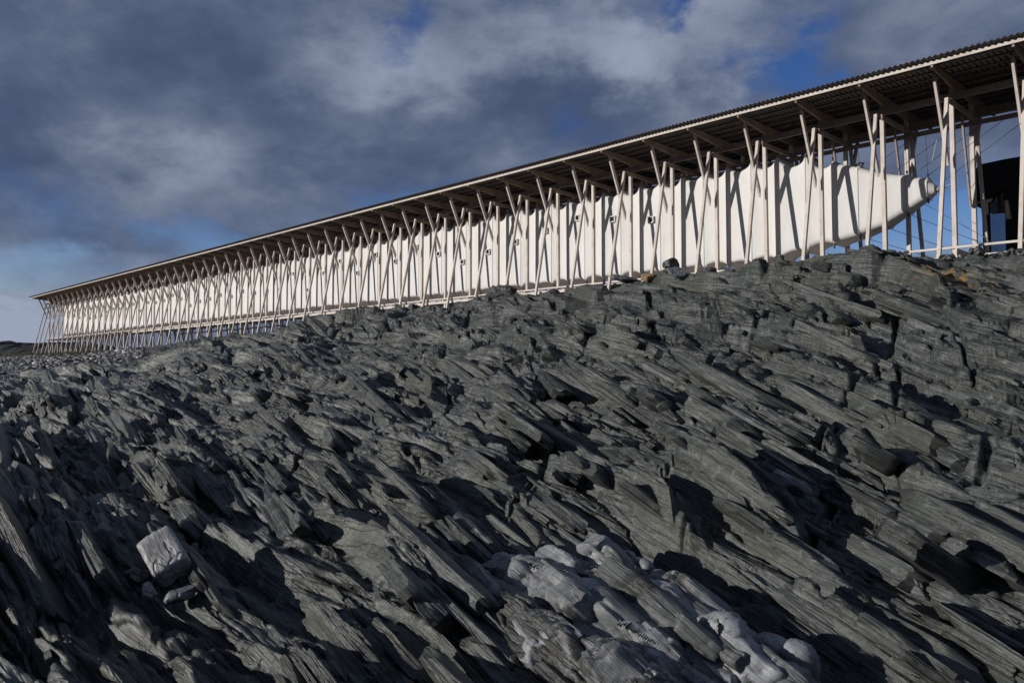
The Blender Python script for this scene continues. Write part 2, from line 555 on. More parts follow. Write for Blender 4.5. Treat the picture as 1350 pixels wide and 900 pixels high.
    bed = np.stack([c + kz * (P[:, 2] - base) + (P[:, 0] - x) + mm * (P[:, 1] - y), s, P[:, 2] * .5], -1)
    low_dark = sstep(.1, .5, fbm(c / 2.0, s / 3.2, 601, 3)) * sstep(-1.4, -2.8, P[:, 2])
    return P, bed, wash, lichen_mask(x, y), low_dark, beach


def wash_mask(x, y):
    g = 0
    for px_, py_, dz, rr, k in ((800, 760, 10.6, 1.1, 1.1), (930, 850, 9.3, 1.1, 1.1), (870, 800, 10, 1.1, 1.1), (1010, 885, 8.9, 1.0, 1.1), (720, 740, 11.2, .7, 1.),
                                (1200, 690, 11.5, .8, .28), (1050, 640, 13, .8, .4), (560, 560, 17, .7, .45), (230, 600, 17, .8, .35), (1300, 780, 10, .8, .32), (180, 830, 10, .8, .35)):
        p = seen(px_, py_, dz)
        g = g + k * bump2(x, y, p.x, p.y, rr)
    g = g + .25 * (fbm(x / .8, y / .8, 333, 3))
    return sstep(.25, .75, g).astype(np.float32)


def lichen_mask(x, y):
    g = 0
    for px_, py_, dz, rr in ((1250, 347, 19.4, .5), (1228, 345, 19.8, .45), (1272, 352, 19.1, .4), (1320, 368, 18.2, .25)):
        p = seen(px_, py_, dz)
        g = g + bump2(x, y, p.x, p.y, rr)
    return np.clip(g, 0, 1).astype(np.float32)


SLAB_SRC = {}


def slab_variant(rnd, plates, rough):
    """a stack of thin split plates with ragged outlines; unit size, x along dip, y along strike, z across the beds"""
    V, F = [], []
    cuts = sorted([-.5, .5] + [rnd.uniform(-.42, .42) for _ in range(plates - 1)])
    n = 9
    outline = []
    for k in range(n):
        q = 2 * math.pi * (k + rnd.uniform(-.3, .3)) / n
        cx, cy = math.cos(q), math.sin(q)
        m = (abs(cx) ** 4 + abs(cy) ** 4) ** -.25
        outline.append((cx * m * .5 * rnd.uniform(.82, 1), cy * m * .5 * rnd.uniform(.8, 1)))
    for p in range(plates):
        z0, z1 = cuts[p], cuts[p + 1]
        sx, sy = rnd.uniform(-rough, rough), rnd.uniform(-rough, rough)
        gx, gy = 1 - rnd.uniform(0, rough * 1.2), 1 - rnd.uniform(0, rough * 1.2)
        base = len(V)
        ch = .03
        for z, g in ((z0, 1.), (z1 - ch * .6, 1.), (z1, 1 - ch)):
            for (x, y) in outline:
                jx, jy = rnd.uniform(-.012, .012), rnd.uniform(-.012, .012)
                V.append((x * gx * g + sx + jx, y * gy * g + sy + jy, z + rnd.uniform(-.012, .012)))
        for l in (0, 1):
            for k in range(n):
                F.append((base + l * n + k, base + l * n + (k + 1) % n, base + (l + 1) * n + (k + 1) % n, base + (l + 1) * n + k))
        F.append(tuple(base + 2 * n + k for k in range(n)))
        F.append(tuple(base + k for k in reversed(range(n))))
    return np.array(V, np.float32), F


def rib_variant(rnd, seed, nx=17, ny=6, nz=9, e=13.0):
    """a worn rib of bedrock: long box with notched bed edges, broken ends, cross joints and softened corners; unit size"""
    gx, gy, gz = np.linspace(-1, 1, nx), np.linspace(-1, 1, ny), np.linspace(-1, 1, nz)
    index, V, F = {}, [], []

    def vert(i, j, k):
        key = (i, j, k)
        if key not in index:
            index[key] = len(V)
            V.append((gx[i], gy[j], gz[k]))
        return index[key]
    for k, fl in ((0, 1), (nz - 1, 0)):
        for i in range(nx - 1):
            for j in range(ny - 1):
                q = (vert(i, j, k), vert(i + 1, j, k), vert(i + 1, j + 1, k), vert(i, j + 1, k))
                F.append(q[::-1] if fl else q)
    for j, fl in ((0, 0), (ny - 1, 1)):
        for i in range(nx - 1):
            for k in range(nz - 1):
                q = (vert(i, j, k), vert(i + 1, j, k), vert(i + 1, j, k + 1), vert(i, j, k + 1))
                F.append(q[::-1] if fl else q)
    for i, fl in ((0, 1), (nx - 1, 0)):
        for j in range(ny - 1):
            for k in range(nz - 1):
                q = (vert(i, j, k), vert(i, j + 1, k), vert(i, j + 1, k + 1), vert(i, j, k + 1))
                F.append(q[::-1] if fl else q)
    co = np.array(V, np.float32)
    m = (np.abs(co) ** e).sum(1) ** (1 / e)
    co = co / m[:, None] * np.abs(co).max(1)[:, None] * .5
    for _ in range(6):
        n = np.array([rnd.gauss(0, .5), rnd.gauss(0, 1), rnd.gauss(0, 1)])
        n /= np.linalg.norm(n)
        d = co @ n - rnd.uniform(.44, .58)
        co -= np.where(d > 0, d, 0)[:, None] * n * .9
    for _ in range(2):                        # raked ends
        n = np.array([rnd.choice((-1, 1)), rnd.uniform(-.45, .45), rnd.uniform(-.3, .3)])
        n /= np.linalg.norm(n)
        d = co @ n - rnd.uniform(.40, .50)
        co -= np.where(d > 0, d, 0)[:, None] * n * .9
    x, y, z = co.T
    x0 = seed * 3.7
    notch = beds(z * 4.5 + .5 * vnoise(x * 2 + x0, z * 0, 640), 641 + seed, -.8, .25)
    shrink = 1 - .07 * (notch + 1) - .06 * (fbm(x * 2.2 + x0, z * 2.5 + y, 650, 3) + .5)
    for _ in range(rnd.choice((1, 2, 2, 3))):
        jx = rnd.uniform(-.4, .4)
        shrink -= .10 * np.exp(-((x - jx - .10 * y - .12 * z) / .028) ** 2)
    co[:, 1] *= shrink
    co[:, 2] *= 1 - .16 * (fbm(x * 2.6 + x0, y * 1.6, 660, 4) + .25) - .10 * (1 - shrink) * 3
    co[:, 0] *= 1 - .10 * fbm(y * 2.5 + x0, z * 3, 670, 3)
    co[:, 2] += .10 * np.sin(x * 3 + x0) * rnd.uniform(-1, 1) + .05 * fbm(x * 5 + x0, y * 3, 680, 3)
    return co.astype(np.float32), F


def scatter_blocks(name, variants, pos, nrm, size, yaw, tip, prot, mat, wash, smooth=False, frames=None):
    """one mesh of bedrock blocks laid in the dip of the beds at the given surface points"""
    Vs, Ls, Ss, Bs, Ws = [], [], [], [], []
    off = 0
    cache = []
    for V, F in variants:
        lv = np.concatenate([np.array(f, np.int32) for f in F])
        ln = np.array([len(f) for f in F], np.int32)
        cache.append((V, lv, ln))
    for i in range(len(pos)):
        V, lv, ln = cache[i % len(cache)]
        m_, kz = (float(q) for q in bed_frame(pos[i, 0], pos[i, 1]))
        # long axis: the trace of the bed on the local surface; third axis: across the beds
        nb = Vector((1, m_, kz)).normalized()
        sn = (Vector(nrm[i].tolist()) * .6 + Vector((0, -.37, .93)) * .7).normalized()
        tr = nb.cross(sn)
        tr = tr.normalized() if tr.length > .15 else Vector((kz, 0, -1)).normalized()
        if tr.y > 0:
            tr = -tr
        M = Matrix((tr, nb.cross(tr), nb)).transposed()
        M = Matrix.Rotation(yaw[i], 3, nb) @ Matrix.Rotation(tip[i, 0], 3, tr) @ Matrix.Rotation(tip[i, 1], 3, 'X') @ M
        M = np.array(M, np.float32)
        S = V * size[i]
        n = nrm[i] @ M
        w = (np.abs(n) * size[i] * .5).sum()
        Wd = S @ M.T + (pos[i] - nrm[i] * (w - prot[i]))
        Vs.append(Wd)
        b = S.copy()
        Bs.append(np.stack([b[:, 2] * 1.9 + i * 1.37, b[:, 0] * .8 + i * .7, b[:, 1] * .8], -1))
        Ws.append(np.full(len(V), wash[i], np.float32))
        Ls.append(lv + off)
        Ss.append(ln)
        off += len(V)
    V = np.concatenate(Vs).astype(np.float32)
    lv, ln = np.concatenate(Ls), np.concatenate(Ss)
    me = bpy.data.meshes.new(name)
    me.vertices.add(len(V))
    me.vertices.foreach_set('co', V.ravel())
    me.loops.add(len(lv))
    me.loops.foreach_set('vertex_index', lv.astype(np.int32))
    me.polygons.add(len(ln))
    me.polygons.foreach_set('loop_start', (np.cumsum(ln) - ln).astype(np.int32))
    me.update(calc_edges=True)
    at = me.attributes.new('bedding', 'FLOAT_VECTOR', 'POINT')
    at.data.foreach_set('vector', np.concatenate(Bs).astype(np.float32).ravel())
    at = me.attributes.new('wash', 'FLOAT', 'POINT')
    at.data.foreach_set('value', np.concatenate(Ws))
    at = me.attributes.new('lichen', 'FLOAT', 'POINT')
    at.data.foreach_set('value', lichen_mask(V[:, 0], V[:, 1]))
    at = me.attributes.new('low_dark', 'FLOAT', 'POINT')
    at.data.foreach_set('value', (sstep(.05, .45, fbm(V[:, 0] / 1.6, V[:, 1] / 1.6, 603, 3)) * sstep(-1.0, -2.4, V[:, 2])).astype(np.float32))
    me.materials.append(mat)
    me.polygons.foreach_set('use_smooth', np.full(len(ln), smooth, bool))
    if smooth:
        me.set_sharp_from_angle(angle=math.radians(38))
    return add(name, me)


def build_slabs():
    rnd = random.Random(5)
    rg = np.random.default_rng(3)
    P, wash, R, beach, T = (SLAB_SRC[k] for k in ('P', 'wash', 'R', 'beach', 'T'))
    N = normals(P)
    r = R
    dx, dy = P[..., 0] - GX, P[..., 1] - GY
    d = dx * CT + dy * ST
    ok = (r > 6.3) & (r < 50) & (np.abs(T) < math.radians(39)) & (d < -2.4) & (beach < .3)
    idx = np.flatnonzero(ok.ravel())
    Pf, Nf, wf, rf = P.reshape(-1, 3), N.reshape(-1, 3), wash.ravel(), r.ravel()
    patch = fbm(Pf[idx, 0] / 1.8, Pf[idx, 1] / 1.8, 888, 3)
    cd = crack_dist(Pf[idx, 0], Pf[idx, 1])
    wt = rf[idx] ** 2 * sstep(.12, .3, cd) * np.minimum(1, 20 / rf[idx]) * (.08 + sstep(-.1, .45, patch)) * (1 - .92 * wf[idx])
    wt = wt / wt.sum()
    variants = [slab_variant(rnd, rnd.choice((3, 4, 5, 6, 7)), rnd.choice((.03, .05, .09))) for _ in range(64)]
    ribs = [rib_variant(rnd, k) for k in range(40)]
    n = 2300
    ch = rg.choice(idx, n, replace=False, p=wt)
    a = np.exp(rg.normal(.45, .5, n)).clip(.5, 4.5)
    a = a * np.interp(rf[ch], (8, 12, 18), (.7, .85, 1.))
    a = np.where(d.ravel()[ch] > -5.5, a * .45, a)          # only small pieces right under the gallery
    b = (a * rg.uniform(.25, .5, n)).clip(.25, .9)
    h = (a * rg.uniform(.07, .20, n)).clip(.06, .42)
    size = np.stack([a, b, h], -1).astype(np.float32)
    o = scatter_blocks('bedrock_ribs', ribs, Pf[ch].astype(np.float32), Nf[ch].astype(np.float32), size, rg.normal(0, .07, n), rg.normal(0, .035, (n, 2)),
                       (h * rg.uniform(.0, .35, n) + rg.uniform(.0, .09, n)).astype(np.float32), M_ROCK, wf[ch] * .8, True)
    tag(o, kind='structure')
    for name, n, am, asd, hb in (('bedrock_slabs', 350, -.1, .3, (.10, .18)), ('bedrock_blocks', 600, -.5, .3, (.16, .3)), ('bedrock_splinters', 2200, -1.3, .35, (.16, .34))):
        ch = rg.choice(idx, n, replace=False, p=wt)
        a = np.exp(rg.normal(am, asd, n)).clip(.12, 2.4)
        a = np.where(d.ravel()[ch] > -5.5, a * .5, a)
        b = a * rg.uniform(.28, .6, n)
        h = a * rg.uniform(*hb, n)
        size = np.stack([a, b, h], -1).astype(np.float32)
        prot = (h * rg.uniform(.0, .30, n) + .005).astype(np.float32)
        o = scatter_blocks(name, variants, Pf[ch].astype(np.float32), Nf[ch].astype(np.float32), size, rg.normal(0, .08, n), rg.normal(0, .05, (n, 2)), prot, M_ROCK, wf[ch] * .6)
        tag(o, kind='structure')
    # paler, sea-worn joint blocks
    pv = [rib_variant(rnd, 60 + k, 17, 11, 11, 5.5) for k in range(20)]
    okw = ok & (wash > .5)
    iw = np.flatnonzero(okw.ravel())
    wt = rf[iw] ** 2 * (wf[iw] - .45)
    wt /= wt.sum()
    n = 230
    ch = rg.choice(iw, n, replace=False, p=wt)
    a = np.exp(rg.normal(-.12, .40, n)).clip(.35, 1.9)
    size = np.stack([a, a * rg.uniform(.45, .8, n), a * rg.uniform(.30, .5, n)], -1).astype(np.float32)
    o = scatter_blocks('pale_bedrock', pv, Pf[ch].astype(np.float32), Nf[ch].astype(np.float32), size, rg.normal(0, .10, n), rg.normal(0, .07, (n, 2)),
                       (size[:, 2] * rg.uniform(.10, .42, n)).astype(np.float32), M_ROCK, np.clip(.15 + .85 * rg.random(n), 0, 1).astype(np.float32), True)
    tag(o, kind='structure')


def build_ground(q=1.0):
    # rings of vertices round the viewpoint, closest together over the rock slope
    A = math.radians(37.5)
    th = np.concatenate([np.linspace(-math.pi, -A, int(170 * q), endpoint=False), np.linspace(-A, A, int(1400 * q), endpoint=False), np.linspace(A, math.pi, int(170 * q), endpoint=False)])
    rr = np.concatenate([np.geomspace(.4, 6, int(50 * q), endpoint=False), np.geomspace(6, 50, int(1250 * q), endpoint=False),
                         np.geomspace(50, 130, int(150 * q), endpoint=False), np.geomspace(130, 6000, 36)])
    nt, nr = len(th), len(rr)
    R, T = np.meshgrid(rr, th, indexing='ij')
    X, Y = (R * np.sin(T)).ravel(), (R * np.cos(T)).ravel()
    # first pass: broad relief
    b0, h0 = terrain(X.astype(np.float32), Y.astype(np.float32))
    b0, h0 = b0.reshape(nr, nt), h0.reshape(nr, nt)
    P, bed, wash, lich, low_dark, beach = terrain(X.astype(np.float32), Y.astype(np.float32), (nr, nt), (b0.ravel().astype(np.float32), h0.ravel().astype(np.float32)))
    n = nt * nr + 1
    co = np.empty((n, 3), np.float32)
    co[:-1] = P
    co[-1] = (0, 0, P[:nt, 2].mean())
    i = np.arange(nr - 1)[:, None] * nt
    j = np.arange(nt)[None]
    j2 = (j + 1) % nt
    quads = np.stack([i + j, i + j2, i + nt + j2, i + nt + j], -1).reshape(-1, 4)[:, ::-1]
    tris = np.stack([np.arange(nt), np.full(nt, n - 1), (np.arange(nt) + 1) % nt], -1)[:, ::-1]
    me = bpy.data.meshes.new('rocky_ground')
    me.vertices.add(n)
    me.vertices.foreach_set('co', co.ravel())
    nl = quads.size + tris.size
    me.loops.add(nl)
    me.loops.foreach_set('vertex_index', np.concatenate([quads.ravel(), tris.ravel()]).astype(np.int32))
    npol = len(quads) + len(tris)
    me.polygons.add(npol)
    me.polygons.foreach_set('loop_start', np.concatenate([np.arange(len(quads)) * 4, quads.size + np.arange(len(tris)) * 3]).astype(np.int32))
    me.update(calc_edges=True)
    for nm, arr in (('wash', wash), ('lichen', lich), ('low_dark', low_dark), ('shingle', beach)):
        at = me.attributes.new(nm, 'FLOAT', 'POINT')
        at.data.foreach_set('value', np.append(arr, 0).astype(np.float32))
    at = me.attributes.new('bedding', 'FLOAT_VECTOR', 'POINT')
    at.data.foreach_set('vector', np.append(bed.ravel(), (0, 0, 0)).astype(np.float32))
    me.materials.append(M_ROCK)
    me.polygons.foreach_set('use_smooth', np.ones(npol, bool))
    SLAB_SRC.update(P=P.reshape(nr, nt, 3), wash=wash.reshape(nr, nt), R=R, beach=beach.reshape(nr, nt), T=T)
    o = add('rocky_ground', me)
    tag(o, 'dark tilted slate bedrock rising from the foreground to the timber gallery', 'ground', kind='structure')
    return o


def ground_z(x, y):
    b, h = terrain(np.array([x, x + .01], np.float32), np.array([y, y + .01], np.float32))
    return float(b[0] + h[0])

import os
Q = float(os.environ.get('TQ', '1'))
build_ground(Q)
build_slabs()

# ------------------------------------------------------------------ camera
cam = bpy.data.cameras.new('camera')
cam.sensor_width = 36
cam.lens = 36 * FPX / 1350
cam.clip_end = 20000
cam.clip_start = .05
co = add('camera', cam)
co.location = (0, 0, 0)
co.rotation_euler = (math.pi / 2 + PITCH, 0, 0)
SC.camera = co

# ------------------------------------------------------------------ the gallery frame (building)
gallery = add('timber_gallery', None, loc=(GX, GY, 0))
gallery.rotation_euler = (0, 0, math.atan2(-CT, ST))
tag(gallery, 'long raw timber gallery of repeated frames under one corrugated roof', 'building')


def L(a, d, h):
    """gallery-local point including the gentle rise"""
    return Vector((-a, d, h + SLOPE * a))


H_BEAM, H_ROOF, D_REAR = 8.235, 8.76, 1.94
FOOT = 1.5                               # lowest point of the timbers, sunk in the ground


def leg_line(h, rear=False):
    d = -1.33 + .209 * (h - 3.88)
    return (D_REAR - d) if rear else d


def frame_parts():
    """mesh data of one frame, in frame coordinates (x along, y inward, z height)"""
    out = {}
    bm = bmesh.new()                      # rafter, deeper where it crosses the posts
    prism(bm, [(.085, -2.0, 8.805), (.085, -2.0, 8.675), (.085, -1.2, 8.600), (.085, -.1, 8.50), (.085, D_REAR + .1, 8.50), (.085, D_REAR + 1.2, 8.600), (.085, D_REAR + 2.0, 8.675), (.085, D_REAR + 2.0, 8.805)], (.06, 0, 0))
    out['rafter'] = bm
    bm = bmesh.new()
    bar(bm, (0.085, -.35, 8.13), (0.085, D_REAR + .35, 8.13), .05, .17)
    out['tie_beam'] = bm
    bm = bmesh.new()
    bar(bm, (0.085, -.25, 3.73), (0.085, D_REAR + .25, 3.73), .05, .14)
    out['sill'] = bm
    for nm, dd in (('post', 0), ('rear_post', D_REAR)):
        bm = bmesh.new()
        bar(bm, (0, dd, FOOT), (0, dd, 8.70), .125, .125)
        out[nm] = bm
    for nm, rear in (('leg', False), ('rear_leg', True)):
        bm = bmesh.new()
        bar(bm, (-.012, leg_line(FOOT, rear), FOOT), (-.012, leg_line(8.22, rear), 8.22), .106, .106, Vector((0, 1, 0)))
        out[nm] = bm
    for nm, rear in (('brace', False), ('rear_brace', True)):
        bm = bmesh.new()
        f = (lambda y: D_REAR - y) if rear else (lambda y: y)
        # pointed plank: cut on the slant where it meets the post
        t = Vector((0, f(-.20) - f(-1.26), 6.30 - 8.73)).normalized()
        p0, p1 = Vector((-.055, f(-1.26), 8.73)), Vector((-.055, f(-.20), 6.30))
        u = Vector((0, -t.z, t.y)) * (1 if not rear else -1)
        w = .072
        prism(bm, [p0 + u * w, p1 + u * w - t * .26, p1 - u * w, p0 - u * w], (-.07, 0, 0))
        out[nm] = bm
    bm = bmesh.new()
    bar(bm, (-.075, 1.12, 8.1), (-.075, 1.80, 5.35), .05, .10, Vector((0, 1, 0)))
    out['knee'] = bm
    return out


PARTS = frame_parts()
ME = {k: mesh_from(b, k, M_RAFTERSHADE if k == 'rafter' else M_SHADEBROWN if k in ('tie_beam', 'knee') else M_WOOD) for k, b in PARTS.items()}
SUBNAMES = {'tie_beam': 'tie_beam', 'sill': 'sill', 'post': 'post', 'rear_post': 'post', 'leg': 'leg', 'rear_leg': 'leg', 'brace': 'brace', 'rear_brace': 'brace', 'knee': 'knee_brace'}
for i in range(-2, NFR + 1):
    fr = add('frame', ME['rafter'], gallery, (-BAY * i + random.uniform(-.02, .02), random.uniform(-.015, .015), SLOPE * BAY * i))
    fr.rotation_euler = (random.uniform(-.002, .002), random.uniform(-.004, .004), random.uniform(-.01, .01))
    for k, nm in SUBNAMES.items():
        p = add(nm, ME[k], fr)
        p.rotation_euler = (random.uniform(-.0015, .0015), random.uniform(-.003, .003), 0)

A0, A1 = -4.6, BAY * NFR + .35
def long_member(name, d, h, wa, wb, a0=A0, a1=A1, piece=6.0, mat=None):
    """a longitudinal timber made of butted lengths, one mesh"""
    bm = bmesh.new()
    a = a0
    k = 0
    while a < a1 - .01:
        b = min(a + piece, a1)
        jz = random.uniform(-.006, .006)
        jd = random.uniform(-.006, .006)
        bar(bm, L(a + .002, d + jd, h + jz), L(b - .002, d + jd, h + jz), wa, wb)
        a = b
        k += 1
    return add(name, mesh_from(bm, name, mat or M_WOOD), gallery)


long_member('eave_beam', -.10, 8.345, .055, .22, mat=M_SHADEBROWN)
long_member('eave_beam', D_REAR + .10, 8.345, .055, .22, mat=M_SHADEBROWN)
long_member('tie_rail', D_REAR - .10, 7.98, .05, .15, mat=M_SHADEBROWN)
long_member('floor_rail', -.10, 3.85, .06, .07)
long_member('floor_rail', D_REAR + .10, 3.85, .06, .09)
long_member('foot_rail', -1.20, 3.52, .045, .12, a0=15.2, a1=70.)
long_member('foot_rail', D_REAR + 1.20, 3.52, .045, .12, a0=17.2, a1=70.)
long_member('fascia', -2.03, 8.80, .03, .12)
long_member('fascia', D_REAR + 2.03, 8.80, .03, .12)
long_member('eave_light_stop', -1.985, 8.855, .03, .07, mat=M_SHADEWOOD)  # unseen strip added to stop sun leaking in above the fascia
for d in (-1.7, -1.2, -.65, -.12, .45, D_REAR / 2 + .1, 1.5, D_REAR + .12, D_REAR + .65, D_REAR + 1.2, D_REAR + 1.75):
    long_member('purlin', d, 8.83, .05, .05, mat=M_SHADEWOOD)

# walkway deck under the cocoon
bm = bmesh.new()
a = 5.0
while a < A1 - 1:
    bar(bm, L(a, .28, 3.82), L(a, D_REAR - .28, 3.82), .14, .035, bev=0)
    a += .165
add('deck', mesh_from(bm, 'deck', M_WOOD), gallery)

# corrugated roof: a real wavy sheet with thickness
bm = bmesh.new()
PITCHW, SEG = .152, 6
na = int((A1 - A0 + .3) / PITCHW * SEG)
d_list = (-2.25, D_REAR + 2.25)
rows = []
for top in (0, 1):
    for d in d_list:
        row = []
        for k in range(na + 1):
            a = A0 - .15 + k * PITCHW / SEG
            row.append(bm.verts.new(L(a, d, 8.892 + .026 * math.sin(2 * math.pi * k / SEG) + .006 * top)))
        rows.append(row)
for k in range(na):
    bm.faces.new((rows[0][k], rows[0][k + 1], rows[1][k + 1], rows[1][k]))
    bm.faces.new((rows[2][k], rows[3][k], rows[3][k + 1], rows[2][k + 1]))
    bm.faces.new((rows[0][k], rows[2][k], rows[2][k + 1], rows[0][k + 1]))
    bm.faces.new((rows[1][k], rows[1][k + 1], rows[3][k + 1], rows[3][k]))
add('roof', mesh_from(bm, 'roof', M_ROOF, True), gallery)

# ------------------------------------------------------------------ the cloth cocoon
cocoon = add('cloth_cocoon', None, loc=(GX, GY, 0))
cocoon.rotation_euler = gallery.rotation_euler
tag(cocoon, 'white sailcloth cocoon tapering to a blunt nose, hung inside the timber gallery', 'pavilion')
MIDD = D_REAR / 2


def section(dmin, dmax, hb, ht, n=44, rad=.13):
    """rounded rectangle cross-section, points counted from the bottom front; n is a multiple of four"""
    rad = min(rad, (dmax - dmin) * .42, (ht - hb) * .42)
    q = n // 4
    pts = []
    corners = ((dmin + rad, hb + rad, math.pi), (dmax - rad, hb + rad, math.pi * 1.5), (dmax - rad, ht - rad, 0), (dmin + rad, ht - rad, math.pi * .5))
    arc = 5
    for k in range(4):
        cx, cz, a0_ = corners[k]
        for m in range(arc):
            w = a0_ + math.pi / 2 * m / (arc - 1)
            pts.append((cx + rad * math.cos(w), cz + rad * math.sin(w)))
        nx_ = corners[(k + 1) % 4]
        e0 = pts[-1]
        e1 = (nx_[0] + rad * math.cos(nx_[2]), nx_[1] + rad * math.sin(nx_[2]))
        for m in range(1, q - arc + 1):
            f = m / (q - arc + 1)
            pts.append((e0[0] + (e1[0] - e0[0]) * f, e0[1] + (e1[1] - e0[1]) * f))
    return pts


hoops = [(2.80, .83, 1.11, 5.74, 6.02, 0), (2.98, .72, 1.22, 5.60, 6.26, 0), (3.57, .65, 1.31, 5.25, 6.45, 0), (4.25, .55, 1.41, 4.88, 6.63, 0),
         (5.0, .47, 1.48, 4.66, 6.95, 0), (5.85, .42, 1.53, 4.47, 7.28, 0), (6.75, .39, 1.56, 4.28, 7.62, 0)]
k = 4
while 2 * k - .2 < BAY * NFR - 6:
    t = 2 * k - .2
    if t > 7.2:
        hoops.append((t, .375, 1.57, 4.10, 7.80, 1 if True else 0))
    hoops.append((t + 1.0, .375, 1.57, 4.10, 7.80, 0))
    k += 1
hoops.append((hoops[-1][0] + .8, .45, 1.5, 4.3, 7.4, 0))
bm = bmesh.new()
NS = 44
grid = []
SUB = 10
for i, h0 in enumerate(hoops):
    h1 = hoops[i + 1] if i + 1 < len(hoops) else None
    steps = SUB if h1 else 1
    for m in range(steps):
        t = m / SUB
        v = [h0[q] + ((h1[q] - h0[q]) * t if h1 else 0) for q in range(5)]
        span = (h1[0] - h0[0]) if h1 else 0
        # cloth pulls in between the hoops: a catenary-like sag with a crisp crest at each hoop
        sag = (4 * t * (1 - t)) ** .8
        deep = .8 if (i < 7 or (i % 2 == 1)) else .55
        if i < 5:
            deep *= .12
        sc_ = deep * sag * span
        crest = math.exp(-(min(t, 1 - t) * span / .07) ** 2)
        crest *= 1 if i >= 6 else .25
        v[1] += .045 * sc_ - .006 * crest
        v[2] -= .045 * sc_ - .006 * crest
        v[3] += .22 * sc_ - .03 * crest
        v[4] -= .42 * sc_ - .06 * crest
        grid.append([bm.verts.new(L(v[0], d, h)) for d, h in section(*v[1:5], n=NS, rad=.13 if i >= 6 else .2)])
for g0, g1 in zip(grid, grid[1:]):
    for k in range(NS):
        bm.faces.new((g0[k], g0[(k + 1) % NS], g1[(k + 1) % NS], g1[k]))
bm.faces.new(grid[0])
bm.faces.new(grid[-1][::-1])
add('cloth_skin', mesh_from(bm, 'cloth_skin', M_CLOTH, True), cocoon)

# a welt of cord round the cloth at every hoop, and fittings that hang the near hoops from the ties
for i, h in enumerate(hoops[1:56]):
    bm = bmesh.new()
    pts = [L(h[0], d, z) for d, z in section(h[1] - .012, h[2] + .012, h[3] - .022, h[4] + (.066 if i >= 5 else .02), n=36)]
    tube(bm, pts + pts[:1], .009, 5)
    add('seam_cord', mesh_from(bm, 'seam_cord', M_CORD, True), cocoon)
for i, h in enumerate(hoops[1:24]):
    d = h[1] + .12
    bm = bmesh.new()
    bar(bm, L(h[0], d, h[4] + .02), L(h[0], d, h[4] + .15), .03, .03)
    bmesh.ops.create_uvsphere(bm, u_segments=8, v_segments=6, radius=.038, matrix=Matrix.Translation(L(h[0], d, h[4] + .09)))
    add('hanger', mesh_from(bm, 'hanger', M_HOOK, True), cocoon)
    bm = bmesh.new()
    tube(bm, [L(h[0], d, h[4] + .14), L(h[0] + .05, d, 8.08)], .006, 4)
    add('hanger_cable', mesh_from(bm, 'hanger_cable', M_CABLE, True), cocoon)
    bm = bmesh.new()
    bar(bm, L(h[0], d, h[3] - .14), L(h[0], d, h[3] + .02), .045, .05)
    add('toggle', mesh_from(bm, 'toggle', M_HOOK, True), cocoon)


def stay(name, p0, p1, r, mat, sagz=0.):
    bm = bmesh.new()
    pts = [p0.lerp(p1, t / 6) - Vector((0, 0, sagz * 4 * (t / 6) * (1 - t / 6))) for t in range(7)]
    tube(bm, pts, r, 5)
    return add(name, mesh_from(bm, name, mat, True), cocoon)


for a0, d0, h0, a1, d1, h1 in ((3.15, 1.0, 6.3, 1.0, 1.9, 8.0), (3.57, 1.2, 6.5, 1.6, 1.9, 8.0), (4.25, 1.3, 6.7, 2.4, 1.9, 8.0), (5.0, 1.4, 7.0, 3.6, 1.9, 8.0),
                               (2.85, 1.0, 5.95, .3, 1.9, 7.95), (3.57, .9, 5.2, 1.4, 1.9, 3.95), (4.25, .9, 4.85, 2.4, 1.9, 3.95), (3.15, .8, 5.5, 1.0, .05, 3.9),
                               (5.0, .8, 4.62, 3.4, 1.9, 3.95)):
    stay('stay_cable', L(a0, d0, h0), L(a1, d1, h1), .0085, M_CABLE)
stay('stay_cable', L(2.8, .97, 5.87), L(2.02, .06, 5.80), .008, M_CORD)
stay('loose_cord', L(2.45, .1, 7.2), L(2.62, .12, 6.55), .009, M_CORD)
bm = bmesh.new()
bmesh.ops.create_uvsphere(bm, u_segments=10, v_segments=8, radius=.06, matrix=Matrix.Translation(L(2.45, .57, 5.835)))
add('cable_turnbuckle', mesh_from(bm, 'cable_turnbuckle', M_HOOK, True), cocoon)
bm = bmesh.new()
tube(bm, [L(2.80, .97, 5.87), L(2.70, .97, 5.86)], .07, 10)
add('nose_cap', mesh_from(bm, 'nose_cap', M_CORD, True), cocoon)
# coil of cord slung on the crown of the nose
bm = bmesh.new()
for r_ in (.10, .13, .16):
    pts = [L(5.0 + r_ * math.cos(q) * .9, .62 + .05 * math.sin(3 * q), 6.98 + .12 * math.sin(q) + r_ * .3 * math.cos(2 * q)) for q in (2 * math.pi * k / 16 for k in range(17))]
    tube(bm, pts, .018, 5)
add('cord_coil', mesh_from(bm, 'cord_coil', M_HOOK, True), cocoon)

